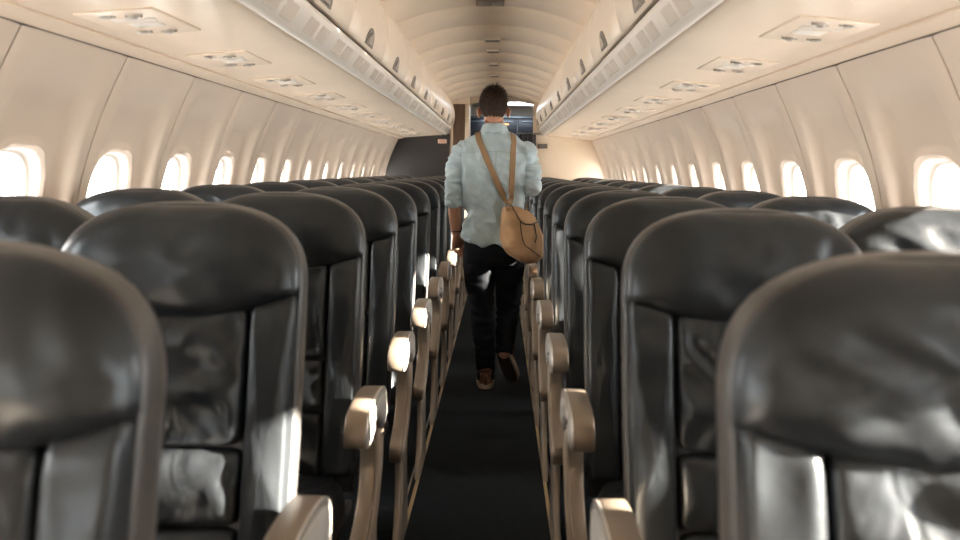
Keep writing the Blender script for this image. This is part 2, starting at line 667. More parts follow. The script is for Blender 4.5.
for side, ti in ((-1, 1), (1, 2)):
    def P(pts):
        return [(side * x, z) for x, z in pts]
    tr = empty('trim_%d' % ti)
    tag(tr, 'cream soffit beneath the overhead bins on the %s side' % SIDE[side], kind='structure')
    # edge strip by the wall, main underside, rail
    mk('edge_strip', strip_me('edge_strip', P([(1.20, 1.675), (1.134, 1.653), (1.129, 1.651), (1.070, 1.665), (1.067, 1.669), (1.07, 1.69)]), Y0, Y1, 'soffit'), parent=tr)
    mk('underside', strip_me('underside', P([(1.06, 1.70), (1.058, 1.674), (1.054, 1.670), (0.90, 1.684), (0.75, 1.697), (0.66, 1.703), (0.615, 1.707), (0.60, 1.712), (0.597, 1.725)]), Y0, Y1, 'soffit', True), parent=tr)
    mk('cavity', strip_me('cavity', P([(1.25, 1.70), (0.60, 1.735), (0.535, 1.83)]), Y0, Y1, 'joint'), parent=tr)
    rail = mk('rail', strip_me('rail', P([(0.600, 1.735), (0.598, 1.716), (0.590, 1.709), (0.575, 1.708), (0.562, 1.714), (0.520, 1.780), (0.515, 1.792), (0.520, 1.799), (0.535, 1.80)]), Y0, Y1, 'rail', True), parent=tr)
    # ventilation grilles set into the rail face
    a, b = Vector((0.560, 0, 1.719)), Vector((0.5235, 0, 1.776))
    nrm = Vector((-(b.z - a.z), 0, b.x - a.x)).normalized()
    gv, gf = [], []

    def plate(v, f, y0, y1, t0, t1, h0, h1):
        o = len(v)
        for h in (h0, h1):
            for y in (y0, y1):
                for t in (t0, t1):
                    q = a.lerp(b, t) + nrm * h
                    v.append((side * q.x, y, q.z))
        f += [(o, o + 1, o + 3, o + 2), (o + 4, o + 5, o + 7, o + 6), (o, o + 1, o + 5, o + 4), (o + 2, o + 3, o + 7, o + 6), (o, o + 2, o + 6, o + 4), (o + 1, o + 3, o + 7, o + 5)]
    plate(gv, gf, -0.065, 0.065, 0.08, 0.92, -0.002, 0.001)
    g_me = md('grille', gv, gf, 'grille', False)
    rv_, rf_ = [], []
    for i in range(9):
        plate(rv_, rf_, -0.062 + i * 0.0145, -0.056 + i * 0.0145, 0.12, 0.88, 0.0, 0.004)
    r_me = md('ribs', rv_, rf_, 'grille_rib', False)
    y = -0.9
    i = 0
    while y < 9.9:
        g = mk('grille', g_me, parent=rail, loc=(0, y, 0))
        mk('ribs', r_me, parent=g)
        y += 0.17 if i % 2 == 0 else 0.28
        i += 1

# ------------------------------------------------------------------ overhead bins, one unit per door
BP, B0 = 0.90, 2.68
door_prof = [(0.530, 1.812), (0.510, 1.806), (0.499, 1.814), (0.487, 1.86), (0.480, 1.90), (0.478, 1.94), (0.480, 1.98), (0.487, 2.02), (0.498, 2.058), (0.512, 2.088), (0.525, 2.092), (0.540, 2.085)]


def bin_unit(side, y0, y1):
    root = empty('overhead_bin', (side * 0.9, (y0 + y1) / 2, 1.74))
    L = (y1 - y0) / 2
    off = Vector((side * 0.9, 0, 1.74))

    def ring(prof, y):
        return [Vector((side * x, y, z)) - off for x, z in prof]
    body = [(0.545, 1.822), (0.58, 1.75), (1.08, 1.745), (1.12, 1.80), (1.02, 2.02), (0.80, 2.12), (0.56, 2.10), (0.55, 2.08)]
    mk('body', rings_me('body', [ring(body, -L + 0.002), ring(body, L - 0.002)], 'dark' if False else 'joint', smooth=False), parent=root)
    dp = list(door_prof)
    rings = []
    cx, cz = 0.53, 1.95
    for y, k in ((-L + 0.005, 0.985), (-L + 0.009, 1.0), (-L / 2, 1.0), (0, 1.0), (L / 2, 1.0), (L - 0.009, 1.0), (L - 0.005, 0.985)):
        rings.append([Vector((side * (cx + (x - cx) * (k if k == 1 else 0.88)), y, cz + (z - cz) * k)) - off for x, z in dp])
    door = mk('door', sharp(rings_me('door', rings, 'bin'), 50), parent=root)
    # half-round recessed latch with paddle
    lo = []
    for i in range(13):
        t = math.pi * i / 12
        lo.append((0.095 * math.cos(t), 1.816 + 0.074 * math.sin(t)))

    def dx(z):
        for i in range(1, len(door_prof) - 1):
            (xa, za), (xb, zb) = door_prof[i], door_prof[i + 1]
            if za <= z <= zb:
                return xa + (xb - xa) * (z - za) / (zb - za)
        return 0.5
    r1 = [Vector((side * (dx(z) + 0.004), u, z)) - off for u, z in lo]
    r2 = [Vector((side * (dx(z) - 0.003), u, z)) - off for u, z in lo]
    r3 = [Vector((side * (dx(1.818 + (z - 1.818) * 0.85) - 0.001), u * 0.85, 1.818 + (z - 1.818) * 0.85)) - off for u, z in lo]
    la = mk('latch', sharp(rings_me('latch', [r1, r2, r3], 'latch'), 40), parent=door)
    hv = []
    r1, r2 = [], []
    for u, z in lo:
        uu, zz = u * 0.5, 1.820 + (z - 1.816) * 0.62
        r1.append(Vector((side * (dx(zz) + 0.002), uu, zz)) - off)
        r2.append(Vector((side * (dx(zz) - 0.009), uu * 0.85, zz)) - off)
    mk('handle', sharp(rings_me('handle', [r1, r2], 'latch_h'), 40), parent=la)
    return root


for side in (-1, 1):
    edges = [B0 - BP / 2 + BP * k for k in range(-4, 9)]
    edges = [Y0] + [e for e in edges if Y0 + 0.2 < e < Y1 - 0.3] + [Y1]
    n = len(edges) - 1
    proto = None
    for i in range(n):
        full = abs(edges[i + 1] - edges[i] - BP) < 1e-3
        if full and proto:
            b = copy_tree(proto)
            b.location.y = (edges[i] + edges[i + 1]) / 2
        else:
            b = bin_unit(side, edges[i], edges[i + 1])
            if full:
                proto = b
        tag(b, 'cream overhead bin with dark latch, %s bin from the %s' % (ORD[n - 1 - i], SIDE[side]), 'overhead bin', 'overhead bins along the cabin')

# ------------------------------------------------------------------ passenger service units under the bins
PITCH, D0, NROW = 0.76, 0.87, 12


def psu(side):
    root = empty('service_unit')

    def slab(nm, u0, u1, y0, y1, h0, h1, m, parent, bev=0.003):
        # local: x outwards from 0.95, z down from the underside
        return mk(nm, box_me(nm, (min(side * u0, side * u1), y0, -h1), (max(side * u0, side * u1), y1, -h0), m, bev), parent=parent)
    slab('plate', -0.10, 0.10, -0.17, 0.17, -0.012, 0.006, 'soffit', root, 0.003)
    slab('call_panel', -0.05, 0.03, -0.02, 0.05, 0.004, 0.010, 'rail', root)
    for y in (-0.115, 0.115):
        v, f = tube_data([(side * -0.03, y, -0.003), (side * -0.03, y, -0.022)], [0.026, 0.018], 14, 1, False)
        nz = mk('air_nozzle', sharp(md('air_nozzle', v, f, 'rail')), parent=root)
        v, f = tube_data([(side * -0.03, y, -0.020), (side * -0.03, y, -0.027)], [0.010, 0.008], 12, 1, False)
        mk('nozzle_core', sharp(md('nozzle_core', v, f, 'latch')), parent=nz)
        v, f = tube_data([(side * 0.04, y, -0.003), (side * 0.04, y, -0.012)], [0.024, 0.021], 14, 1, False)
        rl = mk('reading_light', sharp(md('reading_light', v, f, 'rail')), parent=root)
        v, f = tube_data([(side * 0.04, y, -0.010), (side * 0.04, y, -0.014)], [0.015, 0.013], 12, 1, False)
        mk('lens', sharp(md('lens', v, f, 'fixture')), parent=rl)
    slab('speaker_grille', -0.06, 0.05, -0.072, -0.038, 0.004, 0.009, 'grille', root, 0.002)
    return root


for side in (-1, 1):
    proto = psu(side)
    for k in range(NROW):
        u = proto if k == 0 else copy_tree(proto)
        u.location = (side * 0.90, D0 + PITCH * k - 0.12, 1.682)
        u.rotation_euler = (0, side * math.atan2(0.0135, 0.152), 0)
        u.scale = (1, 1, 0.45)
        tag(u, 'service unit with two nozzles above the %s seat row from the %s' % (ORD[NROW - 1 - k], SIDE[side]), 'service unit', 'service units under the bins')

# ------------------------------------------------------------------ ceiling
ceil = empty('ceiling')
tag(ceil, 'arched cream ceiling over the aisle', kind='structure')


def ceil_z(x):
    return 2.088 + 0.115 * (1 - (abs(x) / 0.53) ** 2.2)


xs = [-0.53 + 1.06 * i / 24 for i in range(25)]
CP = 0.62
rings = []
for y, dz in ((-CP / 2 + 0.005, 0.012), (-CP / 2 + 0.005, 0.003), (-CP / 2 + 0.008, 0.0), (0, 0), (CP / 2 - 0.008, 0.0), (CP / 2 - 0.005, 0.003), (CP / 2 - 0.005, 0.012)):
    rings.append([Vector((x, y, ceil_z(x) + dz)) for x in xs])
c_me = rings_me('panel', rings, 'ceil', close=False, cap0=False, cap1=False)
y = Y0 + CP / 2
while y < Y1 + 0.2:
    mk('panel', c_me, parent=ceil, loc=(0, y, 0))
    y += CP
v = [(x, yy, ceil_z(x) + 0.014) for yy in (Y0 - 0.05, Y1 + 0.5) for x in xs]
f = [(i, i + 1, 26 + i, 25 + i) for i in range(24)]
mk('backing', md('backing', v, f, 'joint'), parent=ceil)


def ceiling_fixture(y, w, l, kind, label):
    z = ceil_z(0)
    root = empty('ceiling_light', (0, y, z))
    mk('housing', box_me('housing', (-w / 2, -l / 2, -0.016), (w / 2, l / 2, 0.01), 'fixture' if kind else 'rail', 0.004), parent=root)
    if kind == 0:
        mk('lens', box_me('lens', (-w / 2 + 0.012, -l / 2 + 0.012, -0.020), (w / 2 - 0.012, l / 2 - 0.012, -0.012), 'latch', 0.002), parent=root)
    else:
        for sx in (-1, 1):
            mk('lens', box_me('lens', (sx * w * 0.24 - w * 0.18, -l * 0.36, -0.020), (sx * w * 0.24 + w * 0.18, l * 0.36, -0.014), 'latch_h', 0.002), parent=root)
    tag(root, label, 'ceiling light', 'fixtures along the ceiling centre')


fx = [(2.9, 0.14, 0.10, 1), (4.55, 0.15, 0.12, 1), (5.85, 0.12, 0.09, 0), (6.4, 0.11, 0.09, 0), (7.2, 0.10, 0.09, 0), (8.05, 0.10, 0.09, 0), (9.1, 0.12, 0.12, 1)]
for i, (y, w, l, kd) in enumerate(fx):
    ceiling_fixture(y, w, l, kd, '%s ceiling fixture, %s from the rear doorway' % ('dark twin-lens' if kd else 'white-rimmed', ORD[len(fx) - 1 - i]))

# ------------------------------------------------------------------ rear of the cabin
def cut_poly(name, pts, y0, y1, m):
    me = rings_me(name, [[Vector((x, y0, z)) for x, z in pts], [Vector((x, y1, z)) for x, z in pts]], m, smooth=False)
    return me


def wall_edge(side, z0, z1, n=10):
    return [(side * (wall_x(z0 + (z1 - z0) * i / n) + 0.10), z0 + (z1 - z0) * i / n) for i in range(n + 1)]


YB = Y1
wb = empty('wall_back')
tag(wb, 'rear bulkhead with open doorway', kind='structure')
mk('charcoal_panel', cut_poly('charcoal_panel', [(-0.54, 0.0)] + [(-0.54, 1.72)] + list(reversed(wall_edge(-1, 0, 1.72))), YB - 0.045, YB, 'bulk_dark'), parent=wb)
mk('cream_panel', cut_poly('cream_panel', [(0.46, 0.0)] + [(0.46, 1.72)] + list(reversed(wall_edge(1, 0, 1.72))), YB - 0.045, YB, 'bulk'), parent=wb)
mk('upper_panel', cut_poly('upper_panel', [(-1.45, 1.70), (-0.545, 1.70), (-0.545, 2.3), (-1.45, 2.3)], YB, YB + 0.05, 'bulk'), parent=wb)
mk('upper_panel', cut_poly('upper_panel', [(1.45, 1.70), (0.45, 1.70), (0.45, 2.3), (1.45, 2.3)], YB, YB + 0.05, 'bulk'), parent=wb)
mk('lower_panel', cut_poly('lower_panel', [(-1.45, 0.0), (-0.545, 0.0), (-0.545, 1.75), (-1.45, 1.75)], YB, YB + 0.05, 'bulk'), parent=wb)
mk('lower_panel', cut_poly('lower_panel', [(1.45, 0.0), (0.46, 0.0), (0.46, 1.75), (1.45, 1.75)], YB, YB + 0.05, 'bulk'), parent=wb)
hd = [(-0.32, 2.3), (0.47, 2.3), (0.47, 2.0)] + [(0.46 - 0.76 * i / 12, 2.0 + 0.055 * math.sin(math.pi * i / 12)) for i in range(1, 12)] + [(-0.32, 2.0)]
hd = [(x, z + 0.10) for x, z in hd]
mk('header', cut_poly('header', hd, YB + 0.3, YB + 0.34, 'bulk'), parent=wb)

mk('fascia', box_me('fascia', (-0.545, YB + 0.02, 2.08), (-0.30, YB + 0.3, 2.3), 'bulk', 0.003), parent=wb)
# closet beside the doorway
cl = empty('closet', (-0.42, YB + 0.035, 0))
tag(cl, 'tall brown closet with cream edges beside the rear doorway', 'closet')
mk('body', box_me('body', (-0.085, 0.0, 0), (0.06, 0.5, 2.08), 'wood', 0.004), parent=cl)
mk('post', box_me('post', (-0.118, -0.03, 0), (-0.08, 0.5, 2.075), 'bulk', 0.006), parent=cl)
mk('post', box_me('post', (0.06, -0.02, 0), (0.11, 0.5, 2.075), 'bulk', 0.006), parent=cl)
mk('door', box_me('door', (-0.074, -0.010, 0.06), (0.052, 0.002, 2.0), 'wood', 0.004), parent=cl)
mk('handle', box_me('handle', (0.03, -0.022, 1.0), (0.04, -0.008, 1.12), 'latch_h', 0.002), parent=cl)

# galley behind the doorway
mk('wall_galley', box_me('wall_galley', (-1.4, 12.4, 0), (1.4, 12.45, 2.4), 'rail'))['kind'] = 'structure'
for s, nm in ((-1, 'wall_galley_left'), (1, 'wall_galley_right')):
    o = mk(nm, box_me(nm, (min(s * 1.35, s * 1.4), YB, 0), (max(s * 1.35, s * 1.4), 12.45, 2.4), 'bulk'))
    o['kind'] = 'structure'
o = mk('ceiling_galley', box_me('ceiling_galley', (-1.4, YB, 2.22), (1.4, 12.45, 2.27), 'rail'))
o['kind'] = 'structure'
gl = empty('galley_fill_light', (0.20, 11.35, 2.22))  # added lamp, stands in for door-window daylight to brighten the galley ceiling
tag(gl, 'added cool white fill lamp lighting the galley behind the rear doorway', 'ceiling light')
mk('housing', box_me('housing', (-0.36, -0.22, -0.03), (0.36, 0.22, 0), 'rail', 0.005), parent=gl)
mk('diffuser', box_me('diffuser', (-0.34, -0.20, -0.036), (0.34, 0.20, -0.028), 'galley_fill_glow', 0.002), parent=gl)
gc = empty('galley_cabinet', (0.1, 11.95, 0))
tag(gc, 'dark navy galley cabinet beyond the rear doorway', 'cabinet')
mk('body', box_me('body', (-0.60, 0.0, 0), (0.62, 0.44, 2.06), 'galley', 0.01), parent=gc)
for j, (z0, z1) in enumerate(((0.1, 0.9), (1.0, 1.45), (1.5, 1.68), (1.72, 2.02))):
    for i, (x0, x1) in enumerate(((-0.57, -0.2), (-0.18, 0.19), (0.21, 0.59))):
        d = mk('door', box_me('door', (x0, -0.018, z0), (x1, 0.0, z1), 'galley', 0.006), parent=gc)
        mk('handle', box_me('handle', (x0 + 0.05, -0.035, z1 - 0.05), (x1 - 0.05, -0.016, z1 - 0.03), 'galley_edge', 0.004), parent=d)
mk('rail', box_me('rail', (-0.6, -0.03, 2.025), (0.62, 0.0, 2.055), 'galley_edge', 0.004), parent=gc)
mk('indicator', box_me('indicator', (0.0, -0.024, 1.93), (0.08, -0.014, 1.955), 'amber', 0.002), parent=gc)
# dark curtain gathered at the side of the doorway
cv, cf = [], []
for i in range(13):
    z = 0.12 + 1.60 * i / 12
    for j in range(41):
        t = j / 40
        w = 0.19 - 0.05 * math.sin(math.pi * (i / 12)) + 0.02 * (1 - i / 12)
        cv.append((0.50 - w * t, 0.02 * math.sin(t * 30) * (0.5 + 0.5 * (1 - i / 12)) + 0.012 * math.sin(t * 11 + i * 0.3), z))
n1 = len(cv)
cv += [(x, y + 0.012, z) for x, y, z in cv[:n1]]
for i in range(12):
    for j in range(40):
        q = (i * 41 + j, i * 41 + j + 1, (i + 1) * 41 + j + 1, (i + 1) * 41 + j)
        cf.append(q)
        cf.append(tuple(n1 + k for k in reversed(q)))
for i in range(12):
    for j in (0, 40):
        cf.append((i * 41 + j, (i + 1) * 41 + j, n1 + (i + 1) * 41 + j, n1 + i * 41 + j))
cu = empty('curtain', (-0.02, YB - 0.09, 0))
tag(cu, 'dark curtain gathered beside the cream bulkhead', 'curtain')
mk('fabric', md('fabric', cv, cf, 'curtain'), parent=cu)
mk('rod', tube_me('rod', [(0.28, 0.005, 1.735), (0.53, 0.005, 1.735)], 0.010, 'latch_h'), parent=cu)
mk('tie_band', box_me('tie_band', (0.355, -0.028, 0.86), (0.51, 0.036, 0.90), 'curtain', 0.006), parent=cu)
# small signs on the bulkheads
s1 = empty('placard', (-0.62, YB - 0.046, 1.63))
tag(s1, 'small pale placard with red print on the charcoal bulkhead', 'sign')
mk('plate', box_me('plate', (-0.052, -0.006, -0.024), (0.052, 0, 0.024), 'sign', 0.003), parent=s1)
for i in range(2):
    mk('print', box_me('print', (-0.036, -0.008, -0.011 + i * 0.014), (0.036 - 0.01 * i, -0.005, -0.005 + i * 0.014), 'sign_red'), parent=s1)
s2 = empty('sign_box', (0.56, YB - 0.046, 1.585))
tag(s2, 'small dark sign box on the cream bulkhead', 'sign')
mk('housing', box_me('housing', (-0.055, -0.03, -0.026), (0.055, 0, 0.026), 'dark', 0.005), parent=s2)
mk('face', box_me('face', (-0.047, -0.034, -0.019), (0.047, -0.028, 0.019), 'latch', 0.002), parent=s2)

# front end of the cabin behind the camera
o = mk('wall_front', box_me('wall_front', (-1.45, Y0 - 0.06, 0), (1.45, Y0 - 0.01, 2.3), 'bulk'))
tag(o, 'plain cream bulkhead at the front of the cabin', kind='structure')


# ------------------------------------------------------------------ seats
def back_y(z):
    return (z - 0.80) * 0.17 - 0.05 * max(0, z - 1.05)


SW = 0.244


def outline_half(z):
    """half width of the backrest at height z"""
    zt, zc = 1.228, 1.050
    if z <= zc:
        return SW - 0.008 * max(0, (0.75 - z) / 0.3)
    t = (z - zc) / (zt - zc)
    return SW * max(0.0, 1 - t ** 2.9) ** (1 / 2.5)


def head_bottom(x):
    return 1.006 + 0.042 * (abs(x) / SW) ** 2.2


def seat_meshes(seed):
    d = {}

    def place(x, z, p):
        return Vector((x, back_y(z) - p - 0.012, z))

    def place_head(x, z, p):
        return Vector((x, back_y(z) - p - 0.016, z))
    # headrest cushion
    pts = []
    for i in range(21):
        x = -SW + 2 * SW * i / 20
        pts.append((x * 0.985, head_bottom(x)))
    for i in range(1, 15):
        z = 1.04 + (1.222 - 1.04) * math.sin(math.pi / 2 * i / 15)
        pts.append((outline_half(z) * 0.985, z))
    top = [(outline_half(1.221) * (1 - 2 * i / 10) * 0.98, 1.222) for i in range(1, 10)]
    pts += top
    for i in range(14, 0, -1):
        z = 1.04 + (1.222 - 1.04) * math.sin(math.pi / 2 * i / 15)
        pts.append((-outline_half(z) * 0.985, z))
    d['headrest'] = pillow_me('headrest', resample([Vector(p) for p in pts], 84), 0.052, place_head, 'leather_soft', rings=14, edge=0.040, crown=0.020, seed=seed + 1, wr=0.0045, pinch=0.0030)

    def panel(nm, x0, x1, z0, z1, depth, sd, wr=0.003, pinch=0.002, top_curve=False, m='leather'):
        p = []
        nx, nz = 14, 16
        for i in range(nx):
            p.append((x0 + (x1 - x0) * i / nx, z0))
        for i in range(nz):
            p.append((x1, z0 + ((head_bottom(x1) + 0.014 if top_curve else z1) - z0) * i / nz))
        for i in range(nx):
            x = x1 + (x0 - x1) * i / nx
            p.append((x, head_bottom(x) + 0.014 if top_curve else z1))
        for i in range(nz):
            zt = head_bottom(x0) + 0.014 if top_curve else z1
            p.append((x0, zt + (z0 - zt) * i / nz))
        # soften the corners of the outline
        p = [Vector(q) for q in p]
        for _ in range(2):
            p = [p[i] * 0.5 + (p[i - 1] + p[(i + 1) % len(p)]) * 0.25 for i in range(len(p))]
        return pillow_me(nm, p, depth, place, m, rings=16, edge=0.010, crown=0.012, seed=sd, wr=wr, pinch=pinch)
    bw = 0.148
    d['back_cushion'] = [panel('back_cushion', -bw, bw, 0.772, 1.02, 0.036, seed + 2, 0.0090, 0.0050, True),
                         panel('back_cushion', -bw, bw, 0.632, 0.770, 0.034, seed + 3, 0.0070, 0.0050),
                         panel('back_cushion', -bw, bw, 0.455, 0.630, 0.036, seed + 4, 0.0070, 0.004)]
    d['side_bolster'] = [panel('side_bolster', -SW * 0.975, -bw - 0.002, 0.46, 1.0, 0.042, seed + 5, 0.0035, 0.002, True, 'leather_soft'),
                         panel('side_bolster', bw + 0.002, SW * 0.975, 0.46, 1.0, 0.042, seed + 6, 0.0035, 0.002, True, 'leather_soft')]
    # shell with rounded edge
    ol = []
    zs = [0.42 + (1.0 - 0.42) * i / 10 for i in range(11)] + [1.0 + 0.228 * math.sin(math.pi / 2 * i / 14) for i in range(1, 15)]
    right = [(outline_half(z) + 0.0, z) for z in zs]
    left = [(-x, z) for x, z in reversed(right[:-1])]
    ol = right + left
    cx, cz = 0, 0.85
    rings = []
    for dy, k, ins in ((-0.016, 0.0, 0.012), (-0.018, 0, 0.005), (-0.014, 0, 0.001), (-0.006, 0, 0.0), (0.030, 0, -0.001), (0.052, 0, 0.004), (0.068, 0, 0.016), (0.076, 0, 0.035)):
        rg = []
        for x, z in ol:
            vx, vz = x - cx, z - cz
            L = math.hypot(vx, vz)
            rg.append(Vector((x - math.copysign(min(abs(x), ins), x), back_y(z) + dy, z - (ins if z > 1.0 else 0) * min(1, max(0, (z - 1.0) / 0.2)))))
        rings.append(rg)
    d['back_shell'] = sharp(rings_me('back_shell', rings, 'shell'), 60)
    # seams as dark piping between bolsters and centre
    d['seat_pan'] = box_me('seat_pan', (-0.225, -0.44, 0.335), (0.225, 0.0, 0.372), 'dark', 0.008)

    def place_c(x, yy, p):
        return Vector((x, yy, 0.385 + p))
    p = []
    x0, x1, y0, y1 = -0.226, 0.226, -0.478, -0.045
    for i in range(14):
        p.append((x0 + (x1 - x0) * i / 14, y0))
    for i in range(14):
        p.append((x1, y0 + (y1 - y0) * i / 14))
    for i in range(14):
        p.append((x1 + (x0 - x1) * i / 14, y1))
    for i in range(14):
        p.append((x0, y1 + (y0 - y1) * i / 14))
    p = [Vector(q) for q in p]
    for _ in range(6):
        p = [p[i] * 0.5 + (p[i - 1] + p[(i + 1) % len(p)]) * 0.25 for i in range(len(p))]
    d['seat_cushion'] = pillow_me('seat_cushion', p, 0.095, place_c, 'leather', rings=12, edge=0.05, crown=0.02, skirt=0.02, seed=seed + 8, wr=0.004, pinch=0.003)
    return d


cap_pts = closed_catmull([(-0.418, 0.648), (-0.430, 0.672), (-0.422, 0.702), (-0.392, 0.724), (-0.32, 0.736), (-0.22, 0.736), (-0.13, 0.722), (-0.085, 0.69), (-0.08, 0.645), (-0.10, 0.62), (-0.16, 0.618), (-0.20, 0.640), (-0.235, 0.664), (-0.28, 0.664), (-0.315, 0.648), (-0.36, 0.643)], 3)
inl_pts = closed_catmull([(-0.395, 0.662), (-0.405, 0.685), (-0.38, 0.708), (-0.31, 0.722), (-0.22, 0.722), (-0.14, 0.708), (-0.105, 0.68), (-0.10, 0.64), (-0.15, 0.632), (-0.19, 0.655), (-0.235, 0.680), (-0.285, 0.680), (-0.33, 0.662)], 3)
post_pts = closed_catmull([(-0.235, 0.675), (-0.15, 0.69), (-0.085, 0.65), (-0.075, 0.56), (-0.10, 0.48), (-0.16, 0.40), (-0.25, 0.345), (-0.33, 0.332), (-0.385, 0.345), (-0.40, 0.385), (-0.37, 0.415), (-0.30, 0.445), (-0.25, 0.49), (-0.225, 0.56)], 3)
postin_pts = closed_catmull([(-0.205, 0.62), (-0.15, 0.63), (-0.105, 0.60), (-0.10, 0.54), (-0.125, 0.485), (-0.18, 0.42), (-0.26, 0.37), (-0.33, 0.355), (-0.37, 0.37), (-0.36, 0.395), (-0.29, 0.42), (-0.23, 0.475), (-0.205, 0.55)], 3)
leg_pts = [(-0.33, 0.372), (-0.08, 0.372), (-0.085, 0.30), (-0.075, 0.20), (-0.05, 0.10), (-0.035, 0.03), (-0.035, 0.0), (-0.36, 0.0), (-0.36, 0.03), (-0.32, 0.10), (-0.28, 0.20), (-0.285, 0.30)]
leg_in = closed_catmull([(-0.25, 0.30), (-0.12, 0.30), (-0.115, 0.2), (-0.10, 0.09), (-0.27, 0.09), (-0.245, 0.2)], 3)

ARM = {}
for sg in (-1, 1):          # aisle side of the seat
    sh_ = 0.029 if sg > 0 else 0.016
    a = lambda lo, hi: (min(sg * (lo + sh_), sg * (hi + sh_)), max(sg * (lo + sh_), sg * (hi + sh_)))
    x0, x1 = a(0.244, 0.296)
    ARM[sg] = dict(
        cap=profile_me('armrest', cap_pts, x0, x1, 'metal', 0.005),
        rim=profile_me('edge_band', [Vector((p[0], p[1])) for p in cap_pts], *a(0.2935, 0.299), 'chrome', 0.003),
        inlay=profile_me('inlay', inl_pts, *a(0.2965, 0.302), 'inlay', 0.002),
        post=profile_me('post', post_pts, *a(0.250, 0.290), 'metal', 0.005),
        pin=profile_me('post_inlay', postin_pts, *a(0.2885, 0.293), 'plastic', 0.002),
        leg=profile_me('leg', [Vector(p) for p in leg_pts], *a(0.256, 0.276), 'plastic', 0.004),
        lin=profile_me('leg_inlay', leg_in, *a(0.274, 0.279), 'latch_h', 0.002),
        leg2=profile_me('leg', [Vector(p) for p in leg_pts], *a(-0.20, -0.18), 'plastic', 0.004),
        mid=profile_me('armrest', cap_pts, *a(-0.266, -0.230), 'metal', 0.005),
        button=tube_me('recline_button', [(sg * (0.301 + sh_), -0.34, 0.695), (sg * (0.306 + sh_), -0.34, 0.695)], 0.008, 'latch', 10, 1, False),
        hinge=tube_me('hinge', [(sg * 0.236, -0.02, 0.66), (sg * 0.262, -0.02, 0.66)], 0.036, 'plastic', 16, 1, False),
        pivot=profile_me('side_cover', closed_catmull([(-0.075, 0.40), (0.0, 0.41), (0.03, 0.5), (0.025, 0.58), (0.0, 0.62), (-0.03, 0.625), (-0.05, 0.58), (-0.06, 0.50)], 3), *a(0.236, 0.252), 'plastic', 0.004),
    )
VAR = [seat_meshes(11.3 * i + 2) for i in range(4)]


def make_seat(var, aisle_sg=None):
    d = VAR[var]
    root = empty('airplane_seat')
    mk('back_shell', d['back_shell'], parent=root)
    mk('headrest', d['headrest'], parent=root)
    for m_ in d['back_cushion']:
        mk('back_cushion', m_, parent=root)
    for m_ in d['side_bolster']:
        mk('side_bolster', m_, parent=root)
    mk('seat_cushion', d['seat_cushion'], parent=root)
    mk('seat_pan', d['seat_pan'], parent=root)
    if aisle_sg:
        A = ARM[aisle_sg]
        arm = mk('armrest', A['cap'], parent=root)
        mk('edge_band', A['rim'], parent=arm)
        mk('inlay', A['inlay'], parent=arm)
        mk('recline_button', A['button'], parent=arm)
        post = mk('armrest_post', A['post'], parent=root)
        mk('post_inlay', A['pin'], parent=post)
        leg = mk('leg', A['leg'], parent=root)
        mk('leg_inlay', A['lin'], parent=leg)
        mk('leg', A['leg2'], parent=root)
        mk('side_cover', A['pivot'], parent=root)
        mk('armrest', A['mid'], parent=root)
    else:
        mk('leg', ARM[1]['leg2'], parent=root)
        mk('leg', ARM[-1]['leg2'], parent=root)
    return root


seat_protos = {}
for k in range(NROW):
    for side in (-1, 1):
        for col in (0, 1):
            var = (k * 3 + (side > 0) * 2 + col) % 4
            key = (var, -side if col == 0 else None)
            if key in seat_protos:
                s = copy_tree(seat_protos[key])
            else:
                s = make_seat(*key)
                seat_protos[key] = s
            x = ((0.553 if k == 0 else 0.564) if side < 0 else 0.551) if col == 0 else (1.062 if side < 0 else 1.052)
            s.location = (side * x, D0 + PITCH * k + col * (0.23 if side < 0 else 0.24), -0.014 if k == 0 else 0)
            tag(s, 'black leather %s seat, %s row from the rear on the %s side' % ('aisle' if col == 0 else 'window', ORD[NROW - 1 - k], SIDE[side]),
                'seat', '%s seats on the %s side' % ('aisle' if col == 0 else 'window', SIDE[side]))


# ------------------------------------------------------------------ the walking man (back to the camera)
PX, PY = 0.027, 5.10
man = empty('person', (PX, PY, 0))
tag(man, 'man in light denim shirt and dark jeans walking down the aisle, seen from behind', 'person')


